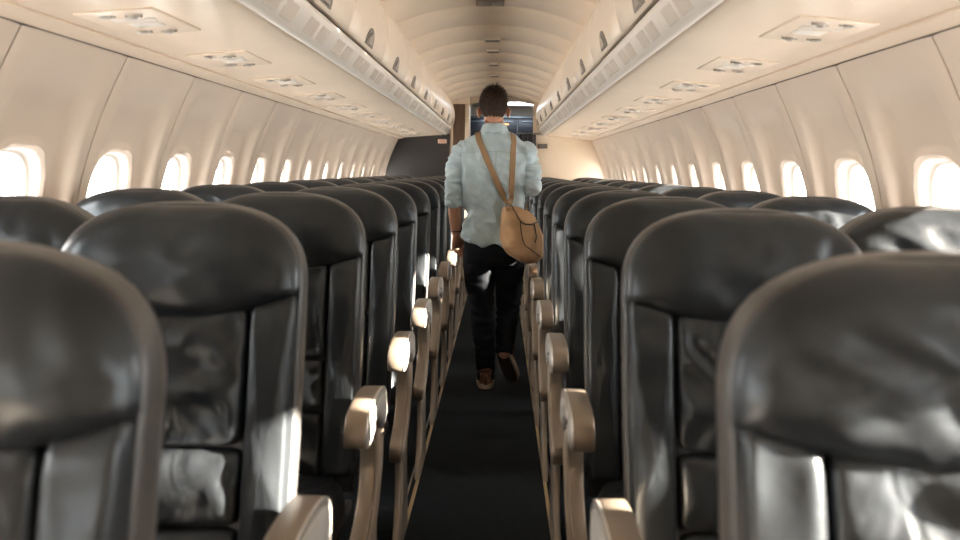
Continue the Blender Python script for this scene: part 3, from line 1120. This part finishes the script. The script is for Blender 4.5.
def hand(wrist, down, width, palm_n, curl, thumb_side):
    """palm, four unequal curled fingers and a thumb as closed pieces"""
    w0, dn, wd, pn = Vector(wrist), Vector(down).normalized(), Vector(width).normalized(), Vector(palm_n).normalized()
    parts = []
    # palm as flattened loft
    rings = []
    n = 14
    for t, hw, th in ((-0.015, 0.024, 0.018), (0.01, 0.028, 0.017), (0.04, 0.038, 0.016), (0.07, 0.041, 0.014), (0.088, 0.039, 0.012)):
        c = w0 + dn * t
        rings.append([c + wd * (hw * math.cos(2 * math.pi * j / n)) + pn * (th * math.sin(2 * math.pi * j / n)) for j in range(n)])
    v = [p for r in rings for p in r]
    f = []
    for i in range(len(rings) - 1):
        for j in range(n):
            k = (j + 1) % n
            f.append((i * n + j, i * n + k, (i + 1) * n + k, (i + 1) * n + j))
    f += [tuple(range(n)), tuple((len(rings) - 1) * n + j for j in range(n))]
    parts.append((v, f))
    for i, (off, ln) in enumerate(((0.0300, 0.072), (0.0105, 0.080), (-0.0095, 0.074), (-0.0285, 0.058))):
        off *= thumb_side
        p = w0 + dn * (0.076 if i in (1, 2) else 0.070) + wd * off
        d = dn.copy()
        pts = [p]
        ang = 0
        for seg, k in ((0.45, 0.6), (0.32, 1.1), (0.23, 0.8)):
            ang += curl * k
            d = dn * math.cos(ang) + pn * math.sin(ang)
            p = p + d * ln * seg
            pts.append(p)
        parts.append(tube_data(pts, [0.0095, 0.0090, 0.0082, 0.0072], 8))
    tb = w0 + dn * 0.022 + wd * 0.028 * thumb_side
    pts = [tb, tb + dn * 0.026 + wd * 0.018 * thumb_side + pn * 0.010, tb + dn * 0.056 + wd * 0.020 * thumb_side + pn * 0.020, tb + dn * 0.076 + wd * 0.012 * thumb_side + pn * 0.026]
    parts.append(tube_data(pts, [0.015, 0.0125, 0.0105, 0.009], 8))
    return parts


# head, torso, arms, hands, legs: one continuous skin
HC = Vector((-0.006, 0.012, 1.680))
body = []
body.append(ellipsoid(HC, (0.076, 0.096, 0.098), n=28))
body.append(ellipsoid(HC + Vector((0, 0.030, -0.055)), (0.060, 0.064, 0.078), n=24))
body.append(ellipsoid(HC + Vector((0, 0.062, -0.100)), (0.036, 0.030, 0.026), n=16))          # chin
body.append(tube_data([HC + Vector((0, 0.088, -0.005)), HC + Vector((0, 0.108, -0.040)), HC + Vector((0, 0.098, -0.052))], [0.010, 0.014, 0.013], 10))   # nose
body.append(ellipsoid(HC + Vector((0, 0.082, 0.020)), (0.050, 0.018, 0.012), n=14))           # brow
body.append(ellipsoid(HC + Vector((0, 0.090, -0.078)), (0.024, 0.010, 0.006), n=12))          # upper lip
body.append(ellipsoid(HC + Vector((0, 0.087, -0.090)), (0.021, 0.010, 0.007), n=12))          # lower lip
for s in (-1, 1):
    rot = Matrix.Rotation(R(18 * s), 3, 'Z') @ Matrix.Rotation(R(-8), 3, 'X')
    body.append(ellipsoid(HC + Vector((s * 0.087, -0.004, -0.036)), (0.010, 0.019, 0.033), rot, 14))
    body.append(ellipsoid(HC + Vector((s * 0.095, -0.014, -0.028)), (0.007, 0.013, 0.024), rot, 12))
body.append(tube_data([HC + Vector((0, -0.005, -0.06)), (-0.003, 0.0, 1.56), (0, 0.0, 1.50), (0, 0, 1.44)], [0.058, 0.056, 0.060, 0.075], 18))
body.append(sections([(1.49, 0, 0, 0.10, 0.06), (1.46, 0, 0, 0.155, 0.075), (1.40, 0, 0, 0.175, 0.095), (1.25, 0, 0, 0.165, 0.105), (1.05, 0, 0, 0.145, 0.095), (0.92, 0, 0, 0.150, 0.105), (0.80, 0, 0, 0.145, 0.10)]))
# left arm hanging
LA = [(-0.172, 0, 1.395), (-0.212, -0.004, 1.32), (-0.232, -0.012, 1.13), (-0.231, -0.004, 1.06), (-0.228, 0.006, 0.98), (-0.224, 0.016, 0.915)]
body.append(tube_data(LA, [0.042, 0.042, 0.040, 0.043, 0.036, 0.026], 14))
body += hand(LA[-1], (0.03, 0.05, -1), (0.55, 0.83, 0), (0.83, -0.55, 0.0), 0.42, 1)
# right arm bent forward, hand closed on the strap in front
RA = [(0.172, 0, 1.395), (0.212, -0.012, 1.31), (0.226, -0.03, 1.205), (0.205, 0.08, 1.205), (0.165, 0.18, 1.235)]
body.append(tube_data(RA, [0.042, 0.042, 0.040, 0.038, 0.027], 14))
body += hand(RA[-1], (-0.35, 0.55, 0.45), (0.3, -0.4, 0.85), (-0.85, -0.5, 0.1), 0.75, 1)
LLEG = [(-0.088, 0, 0.84), (-0.086, 0.004, 0.74), (-0.076, 0.008, 0.62), (-0.060, 0.012, 0.44), (-0.046, -0.005, 0.28), (-0.034, -0.025, 0.08)]
RLEG = [(0.088, 0, 0.84), (0.096, 0.03, 0.74), (0.100, 0.075, 0.62), (0.096, 0.125, 0.455), (0.085, 0.075, 0.33), (0.074, 0.012, 0.20)]
body.append(tube_data(LLEG, [0.085, 0.082, 0.072, 0.052, 0.050, 0.036], 14))
body.append(tube_data(RLEG, [0.085, 0.082, 0.072, 0.052, 0.050, 0.036], 14))
SHOE_L = Matrix.Translation((-0.036, 0.0, 0.0)) @ Matrix.Rotation(R(2), 4, 'Z')
SHOE_R = Matrix.Translation((0.078, 0.045, 0.138)) @ Matrix.Rotation(R(-24), 4, 'Z') @ Matrix.Rotation(R(-50), 4, 'X')
for mt, ank in ((SHOE_L, LLEG[-1]), (SHOE_R, RLEG[-1])):
    body.append(tube_data([Vector(ank), mt @ Vector((0, -0.022, 0.075)), mt @ Vector((0, 0.03, 0.055)), mt @ Vector((0, 0.12, 0.046))], [0.034, 0.030, 0.022, 0.014], 12))
mk('body', voxel('body', body, 0.0042, 'skin', 3, 0.5), parent=man)
for s in (-1, 1):
    v, f = ellipsoid(HC + Vector((s * 0.031, 0.080, -0.006)), (0.012, 0.011, 0.010), n=14)
    mk('eye', md('eye', v, f, 'eye'), parent=man)

# hair: cropped cap plus tufts, longer on the crown, tapered to the nape
hv, hf = [], []
rnd = random.Random(9)


def skull(th, ph, k=1.0):
    # th from crown (0) downwards, ph around; ph = -90deg is the back of the head
    d = Vector((math.sin(th) * math.cos(ph), math.sin(th) * math.sin(ph), math.cos(th)))
    return HC + Vector((d.x * 0.078 * k, d.y * 0.098 * k, d.z * 0.100 * k)), d


def hair_line(ph):
    b = -math.sin(ph)                      # 1 at the back, -1 at the face
    return R(70 + 22 * smooth01(-0.5, -0.1, b) + 34 * smooth01(0.15, 0.55, b))


NT, NP = 16, 56
for i in range(NT + 1):
    for j in range(NP):
        ph = 2 * math.pi * j / NP
        tmax = hair_line(ph)
        th = tmax * i / NT
        k = 1.10 - 0.085 * (i / NT) ** 2 + 0.018 * noise.noise(Vector((th * 5, math.cos(ph) * 4, math.sin(ph) * 4)))
        if i == NT:
            k = 0.97
        p, d = skull(th, ph, k)
        hv.append(p)
for i in range(NT):
    for j in range(NP):
        k = (j + 1) % NP
        hf.append((i * NP + j, (i + 1) * NP + j, (i + 1) * NP + k, i * NP + k))
for _ in range(2600):
    ph = rnd.uniform(0, 2 * math.pi)
    tmax = hair_line(ph)
    th = math.acos(1 - rnd.random() * (1 - math.cos(tmax)))
    q = th / tmax
    k = 1.085 - 0.085 * q ** 2
    p, d = skull(th, ph, k)
    tang = Vector((d.x * d.z, d.y * d.z, -(1 - d.z ** 2)))
    if tang.length < 1e-3:
        tang = Vector((0, 1, 0))
    tang.normalize()
    L = (0.030 * (1 - q) + 0.010) * rnd.uniform(0.7, 1.25)
    dirn = (d * (0.55 - 0.35 * q) + tang * (0.5 + 0.5 * q) + Vector((rnd.uniform(-.5, .5), rnd.uniform(-.5, .5), rnd.uniform(-.3, .4)))).normalized()
    side = dirn.cross(d)
    if side.length < 1e-3:
        continue
    side = side.normalized() * rnd.uniform(0.0025, 0.0045)
    up = d * 0.0028
    m1 = p + dirn * L * 0.55 + d * 0.002
    tip = p + dirn * L - d * 0.002 * q
    o = len(hv)
    hv += [p - side, p + side, p + up, m1 - side * 0.7, m1 + side * 0.7, m1 + up * 0.8, tip]
    hf += [(o, o + 1, o + 4, o + 3), (o + 1, o + 2, o + 5, o + 4), (o + 2, o, o + 3, o + 5), (o + 3, o + 4, o + 6), (o + 4, o + 5, o + 6), (o + 5, o + 3, o + 6)]
mk('hair', md('hair', hv, hf, 'hair', fix=False), parent=man)

# trousers
tr_parts = [sections([(0.93, 0, 0, 0.162, 0.112), (0.88, 0, 0, 0.172, 0.125), (0.82, 0, -0.004, 0.180, 0.138), (0.77, 0, 0.004, 0.178, 0.130), (0.735, 0, 0.012, 0.165, 0.11)], ex=2.4),
            tube_data(LLEG[:-1] + [(-0.036, -0.024, 0.115)], [0.088, 0.095, 0.088, 0.070, 0.063, 0.052], 18, 1, False),
            tube_data(RLEG, [0.088, 0.095, 0.088, 0.071, 0.063, 0.050], 18, 1, False),
            tube_data([(-0.036, -0.022, 0.14), (-0.034, -0.026, 0.050)], [0.052, 0.054], 18, 1, False)]
tm = voxel('trousers', tr_parts, 0.007, 'jeans', 4, 0.5)
tn_ = [v.normal.copy() for v in tm.vertices]
for v, vn in zip(tm.vertices, tn_):      # cloth folds at the knees and hems
    c = v.co.copy()
    nz = noise.noise(Vector((c.x * 9, c.y * 9, c.z * 26)))
    ridge = (1 - abs(nz) * 3) * (0.003 + 0.004 * math.exp(-((c.z - 0.42) / 0.1) ** 2) + 0.005 * math.exp(-((c.z - 0.16) / 0.08) ** 2))
    v.co = c + vn * ridge
mk('trousers', tm, parent=man)

# shirt
sh = [sections([(0.862, 0, -0.004, 0.180, 0.142), (0.90, 0, -0.004, 0.182, 0.140), (0.98, 0, -0.004, 0.178, 0.130), (1.08, 0, -0.004, 0.178, 0.127), (1.18, 0, -0.004, 0.186, 0.130), (1.28, 0, -0.004, 0.198, 0.132), (1.36, 0, -0.004, 0.205, 0.124), (1.42, 0, 0, 0.198, 0.106),
                (1.455, 0, 0, 0.186, 0.094), (1.485, 0, 0, 0.152, 0.083), (1.515, 0, 0, 0.108, 0.075), (1.540, 0, 0, 0.078, 0.069), (1.555, 0, 0, 0.066, 0.065)], ex=2.5),
      ellipsoid((-0.180, 0, 1.392), (0.072, 0.072, 0.078), Matrix.Rotation(R(-35), 3, 'Y'), 24),
      ellipsoid((0.180, 0, 1.392), (0.072, 0.072, 0.078), Matrix.Rotation(R(35), 3, 'Y'), 24),
      tube_data([(-0.186, 0, 1.395), (-0.202, 0, 1.370), (-0.222, -0.004, 1.32), (-0.231, -0.012, 1.20), (-0.233, -0.014, 1.13), (-0.231, -0.008, 1.085)], [0.064, 0.064, 0.063, 0.056, 0.053, 0.052], 20, 1, 'start'),
      tube_data([(0.194, 0, 1.375), (0.218, -0.010, 1.31), (0.226, -0.030, 1.205)], [0.062, 0.061, 0.052], 20),
      tube_data([(0.226, -0.026, 1.205), (0.212, 0.04, 1.198), (0.202, 0.085, 1.205)], [0.056, 0.053, 0.052], 20)]
sm = voxel('shirt', sh, 0.006, 'denim', 14, 0.5)
sn_ = [v.normal.copy() for v in sm.vertices]
for v, vn in zip(sm.vertices, sn_):
    c = v.co.copy()
    # soft hanging folds on the back, creases at elbows and armpits
    w = noise.noise(Vector((c.x * 14, c.y * 6, c.z * 3.2)))
    q = noise.noise(Vector((c.x * 10 + c.z * 7, c.y * 9, c.z * 9 - c.x * 6 + 5)))
    e = 0.009 + 0.008 * smooth01(1.25, 0.95, c.z)
    if abs(c.x) > 0.19:
        q = noise.noise(Vector((c.x * 10, c.y * 10, c.z * 30)))
        e = 0.011
    v.co = c + vn * (e * (1 - abs(q) * 3.0) + (0.014 * w if abs(c.x) < 0.19 else 0))
    # curved shirt tail: higher at the sides
    if c.z < 0.90 and abs(c.x) < 0.25:
        v.co.z += 0.045 * (abs(c.x) / 0.18) ** 3 * smooth01(0.90, 0.862, c.z)
shirt = mk('shirt', sm, parent=man)
sbvh = BVHTree.FromPolygons([v.co.copy() for v in sm.vertices], [tuple(p.vertices) for p in sm.polygons])


def on_shirt(x, z, front=False, off=0.004, default=0.0):
    o = Vector((x, 2.0 if front else -2.0, z))
    h = sbvh.ray_cast(o, Vector((0, -1 if front else 1, 0)))
    if h[0] is None:
        return Vector((x, default, z))
    return h[0] + Vector((0, off if front else -off, 0))


# collar stand with folded leaf
cr = []
for dz, r, t in ((1.522, 0.0655, 0), (1.555, 0.0635, 0), (1.574, 0.0620, 0), (1.581, 0.0665, 0), (1.577, 0.0715, 0), (1.555, 0.0800, 0), (1.530, 0.0930, 0), (1.525, 0.0925, 0), (1.528, 0.0860, 0)):
    cr.append([Vector((r * math.cos(2 * math.pi * j / 32), 0.002 + r * 1.02 * math.sin(2 * math.pi * j / 32), dz - 0.020 * (0.5 + 0.5 * math.sin(2 * math.pi * j / 32)))) for j in range(32)])
mk('collar', rings_me('collar', cr, 'denim', cap0=False, cap1=False), parent=shirt)
# rolled cuffs
cu_pts = [((-0.2335, -0.009, 1.122), (-0.2325, -0.006, 1.082)), ((0.208, 0.055, 1.198), (0.194, 0.100, 1.210))]
for p0, p1 in cu_pts:
    mk('cuff', tube_me('cuff', [Vector(p0).lerp(Vector(p1), t) for t in (0, 0.12, 0.5, 0.88, 1.0)], [0.054, 0.059, 0.060, 0.059, 0.054], 'denim', 22, 1, False), parent=shirt)


def seam(name, pts, r=0.0016, m='stitch', parent=shirt, off=0.0005, per=8):
    q = [on_shirt(p[0], p[1], off=off) for p in [Vector((a[0], a[1], 0)) for a in catmull([Vector((x, z, 0)) for x, z in pts], per)]]
    return mk(name, tube_me(name, q, r, m, 6), parent=parent)


seam('yoke_seam', [(-0.19, 1.40), (-0.10, 1.405), (0, 1.408), (0.10, 1.405), (0.19, 1.40)])
for s in (-1, 1):
    seam('shoulder_seam', [(s * 0.185, 1.445), (s * 0.196, 1.40), (s * 0.192, 1.33), (s * 0.178, 1.28)])
seam('back_pleat', [(0.012, 1.405), (0.012, 1.30), (0.014, 1.20)])

# belt loop band visible under the shirt is hidden; wristband
mk('bracelet', tube_me('bracelet', [Vector((-0.224, 0.016, 0.928)) + Vector((0.0285 * math.cos(t), 0.0285 * math.sin(t), 0)) for t in [2 * math.pi * i / 24 for i in range(25)]], 0.0045, 'cord', 8, 1, False), parent=man)
ringm = [Vector((-0.205, 0.040, 0.822)) + Vector((0.0, 0.0105 * math.cos(t), 0.0105 * math.sin(t))) for t in [2 * math.pi * i / 16 for i in range(17)]]


# shoes
def shoe_outline(y):
    t = (y + 0.085) / 0.285
    t = min(1, max(0, t))
    w = 0.037 + 0.012 * math.sin(math.pi * min(1, t * 0.9)) + 0.004 * t
    end = min(1, t / 0.10) if t < 0.10 else (min(1, (1 - t) / 0.22) if t > 0.78 else 1)
    return w * math.sqrt(max(0.0, 1 - (1 - end) ** 2))


def shoe(parent_mat):
    root = empty('shoe')
    ys = [-0.085 + 0.285 * (0.5 - 0.5 * math.cos(math.pi * i / 22)) for i in range(23)]

    def loop(sc, z, dz=None):
        r = [Vector((shoe_outline(y) * sc + 0.004 * 0, y, z)) for y in ys]
        l = [Vector((-shoe_outline(y) * sc, y, z)) for y in reversed(ys[1:-1])]
        return r + l
    sole = mk('sole', sharp(rings_me('sole', [loop(0.98, 0.006), loop(1.03, 0.009), loop(1.05, 0.030), loop(1.03, 0.036), loop(0.9, 0.036)], 'sole'), 50), parent=root)
    mk('tread', sharp(rings_me('tread', [loop(0.84, 0.0), loop(0.87, 0.001), loop(0.87, 0.007)], 'tread'), 50), parent=root)
    rings = []
    n = 20
    for y in ys[1:-1]:
        t = (y + 0.085) / 0.285
        top = 0.098 if t < 0.30 else 0.098 - (t - 0.30) / 0.70 * 0.055
        top *= 0.95 if t < 0.06 else 1
        if t > 0.85:
            top -= (t - 0.85) * 0.10
        w = shoe_outline(y) * 0.97
        rg = []
        for j in range(n):
            a = math.pi * j / (n - 1)
            c, s = math.cos(a), math.sin(a)
            rg.append(Vector((w * math.copysign(abs(c) ** 0.7, c) * (1 - 0.22 * s), y, 0.026 + (top - 0.026) * abs(s) ** 0.8)))
        rings.append(rg)
    mk('upper', rings_me('upper', rings, 'shoe'), parent=root)
    mk('heel_tab', box_me('heel_tab', (-0.010, -0.0875, 0.030), (0.010, -0.078, 0.080), 'cord', 0.003), parent=root)
    mk('ankle_collar', tube_me('ankle_collar', [Vector((0.036 * math.cos(t), -0.022 + 0.048 * math.sin(t), 0.098 - 0.012 * math.sin(t))) for t in [2 * math.pi * i / 24 for i in range(25)]], 0.008, 'shoe', 8, 1, False), parent=root)
    return root


s_l = shoe(None)
s_l.parent = man
s_l.matrix_local = SHOE_L
s_r = copy_tree(s_l, man)
s_r.matrix_local = SHOE_R

# ------------------------------------------------------------------ the shoulder bag
BD = 4.93
BS = F_PX / BD


def bag_xz(px, py):
    return (px - VPX) / BS + CAM_X, CAM_Z + (VPY - py) / BS


bx, bz = bag_xz(524, 262)
bag = empty('shoulder_bag', (bx, PY - 0.17, bz))
tag(bag, "tan canvas shoulder bag with dark piping hanging at the walking man's hip", 'bag')


def bl(px, py):
    x, z = bag_xz(px, py)
    return x - bx, z - bz


prof = [(206.5, 505.5, 513), (209, 503.5, 521), (213, 502.5, 529), (219, 502, 535), (226, 501.5, 540), (234, 501.5, 544), (241, 502, 546), (247, 503, 546.3), (253, 508.5, 545.5), (258, 516, 542.5), (261.5, 522, 538), (263, 526, 534)]
rings = []
NB = 44
for i, (py, xl, xr) in enumerate(prof):
    x0, z = bl(xl, py)
    x1, _ = bl(xr, py)
    c, h = (x0 + x1) / 2, (x1 - x0) / 2
    dep = min(0.085, h * 0.85)
    raw = []
    for j in range(NB):
        a = 2 * math.pi * j / NB
        e = 2 / 3.2
        u = math.copysign(abs(math.cos(a)) ** e, math.cos(a))
        w = math.copysign(abs(math.sin(a)) ** e, math.sin(a))
        ca, sa = math.cos(R(28)), math.sin(R(28))
        raw.append((u * ca - w * 0.8 * sa, u * sa + w * 0.8 * ca))
    mx = max(abs(p[0]) for p in raw)
    my = max(abs(p[1]) for p in raw)
    rings.append([Vector((c + p[0] / mx * h, p[1] / my * dep, z)) for p in raw])
fine = []
for i in range(len(rings) - 1):
    for k in range(3):
        t = k / 3
        p0, p1, p2, p3 = rings[max(i - 1, 0)], rings[i], rings[i + 1], rings[min(i + 2, len(rings) - 1)]
        fine.append([0.5 * ((2 * b) + (c - a) * t + (2 * a - 5 * b + 4 * c - d) * t * t + (3 * b - a - 3 * c + d) * t ** 3) for a, b, c, d in zip(p0, p1, p2, p3)])
fine.append(rings[-1])
for rg in fine:
    for p in rg:
        q = noise.noise(Vector((p.x * 14, p.y * 14, p.z * 8 + 3)))
        n_ = Vector((p.x, p.y, 0))
        if n_.length > 1e-4:
            p += n_.normalized() * (0.006 * (1 - abs(q) * 3))
bm_ = rings_me('bag_body', fine, 'canvas')
mk('bag_body', bm_, parent=bag)
bb = BVHTree.FromPolygons([v.co.copy() for v in bm_.vertices], [tuple(p.vertices) for p in bm_.polygons])


def on_bag(px, py, off=0.003):
    x, z = bl(px, py)
    h = bb.ray_cast(Vector((x, -1, z)), Vector((0, 1, 0)))
    if h[0] is None:
        h = bb.find_nearest(Vector((x, -0.03, z)))
    nrm = h[1]
    if nrm.y > 0:
        nrm = -nrm
    return h[0] + nrm * off


def bag_line(name, pts, r, m, off=0.001, per=6):
    q = [on_bag(p.x, p.y, off) for p in catmull([Vector((a, b, 0)) for a, b in pts], per)]
    return mk(name, tube_me(name, q, r, m, 6), parent=bag)


def bag_patch(name, pts, off, m, n=10):
    """raised cloth patch following the bag surface"""
    ol = resample(closed_catmull([Vector((a, b, 0)) for a, b in pts], 4), 40)
    c = sum(ol, Vector()) / len(ol)
    v, f = [], []
    v.append(on_bag(c.x, c.y, off))
    for i in range(1, n + 1):
        for p in ol:
            q = c.lerp(p, i / n)
            v.append(on_bag(q.x, q.y, off))
    for p in ol:
        v.append(on_bag(p.x, p.y, -0.002))
    N = len(ol)
    for j in range(N):
        f.append((0, 1 + j, 1 + (j + 1) % N))
    for i in range(n):
        for j in range(N):
            k = (j + 1) % N
            f.append((1 + i * N + j, 1 + (i + 1) * N + j, 1 + (i + 1) * N + k, 1 + i * N + k))
    return mk(name, md(name, v, f, m), parent=bag)


flap = bag_patch('flap', [(511, 206.5), (519, 208), (528, 211.5), (535, 217), (536.5, 221.5), (531, 223.5), (524, 222), (519.5, 218), (516.5, 212.5)], 0.010, 'canvas')
bag_patch('base_panel', [(504.5, 247), (513, 246), (525, 245), (532, 248.5), (540.5, 255), (536, 259.5), (530, 261.5), (523, 260), (513, 254)], 0.0015, 'canvas2')
bag_line('piping', [(511.5, 206.5), (515, 212), (518, 217.5), (522.5, 222), (530, 223.8), (536.5, 222)], 0.0035, 'cord', 0.009)
bag_line('piping', [(520.5, 221), (521.5, 230), (523, 238), (525.5, 244)], 0.0030, 'cord')
bag_line('piping', [(525.5, 244), (532, 248.5), (541, 255.5)], 0.0028, 'cord')
bag_line('seam', [(504, 247.2), (513, 246.3), (525, 245)], 0.0018, 'canvas2')
bag_line('pull_cord', [(534, 222), (535.5, 230), (536.5, 236), (535.5, 241)], 0.0036, 'cord', 0.004)
bag_line('piping', [(537, 222), (541, 234), (541.5, 245), (540.5, 254)], 0.0020, 'canvas2')
rc = on_bag(508.5, 209, 0.006)
mk('ring', tube_me('ring', [rc + Vector((0.014 * math.cos(t), 0, 0.017 * math.sin(t) + 0.008)) for t in [2 * math.pi * i / 20 for i in range(21)]], 0.0028, 'brass', 8, 1, False), parent=bag)
mk('ring_tab', box_me('ring_tab', tuple(rc + Vector((-0.011, -0.006, -0.022))), tuple(rc + Vector((0.011, 0.006, 0.006))), 'canvas2', 0.003), parent=bag)


# straps laid over the shirt
def man_xz(px, py):
    s = F_PX / (PY - 0.12)
    return (px - VPX) / s + CAM_X - PX, CAM_Z + (VPY - py) / s


TO_BAG = Vector((PX, PY, 0)) - Vector(bag.location)


def ribbon(name, pts, width, m, th=0.003):
    """flat webbing through points; faces away from the torso axis"""
    rings = []
    for i, p in enumerate(pts):
        t = (pts[min(i + 1, len(pts) - 1)] - pts[max(i - 1, 0)]).normalized()
        mp = p - TO_BAG
        out = Vector((mp.x * 0.5, mp.y, max(0, mp.z - 1.42) * 1.2))
        out = (out - t * out.dot(t)).normalized()
        a = t.cross(out).normalized()
        rings.append([p + a * width / 2 - out * th, p + a * width / 2 + out * th, p - a * width / 2 + out * th, p - a * width / 2 - out * th])
    return mk(name, sharp(rings_me(name, rings, m), 40), parent=bag)


def strap(name, back_px, over, front, end):
    pts = []
    for px, py in back_px:
        x, z = man_xz(px, py)
        pts.append(on_shirt(x, z, off=0.009))
    for x, y, z in over:
        pts.append(Vector((x, y, z)))
    for x, z in front:
        pts.append(on_shirt(x, z, True, 0.009))
    pts = [p + TO_BAG for p in pts]
    pts = [Vector(end)] + pts
    return ribbon(name, catmull(pts, 6), 0.034, m='strap')


top = rc + Vector((0, 0.0, 0.022))
lx, lz = man_xz(478, 137)
rx_, rz_ = man_xz(513, 137)
strap('strap', [(506.5, 201), (503, 194), (498, 184), (492.5, 172), (487, 160), (482, 148), (478.5, 140)],
      [(-0.098, -0.055, 1.514), (-0.097, 0.0, 1.522), (-0.095, 0.055, 1.500)], [(-0.09, 1.45), (-0.06, 1.36), (0.0, 1.24), (0.07, 1.12), (0.14, 1.02)], top)
strap('strap', [(511, 200), (511.5, 190), (512, 178), (512.5, 165), (513, 152), (513.5, 142)],
      [(0.112, -0.060, 1.505), (0.113, 0.0, 1.514), (0.112, 0.055, 1.496)], [(0.11, 1.44), (0.12, 1.34), (0.13, 1.24), (0.15, 1.12)], top + Vector((0.004, 0, 0)))
e1 = on_bag(533, 214, 0.004)
ribbon('side_strap', catmull([Vector((0.200, 0.06, 1.10)) + TO_BAG, Vector((0.206, 0.0, 1.075)) + TO_BAG, Vector((0.195, -0.06, 1.06)) + TO_BAG, e1.lerp(Vector((0.195, -0.06, 1.06)) + TO_BAG, 0.4), e1], 5), 0.022, 'strap')
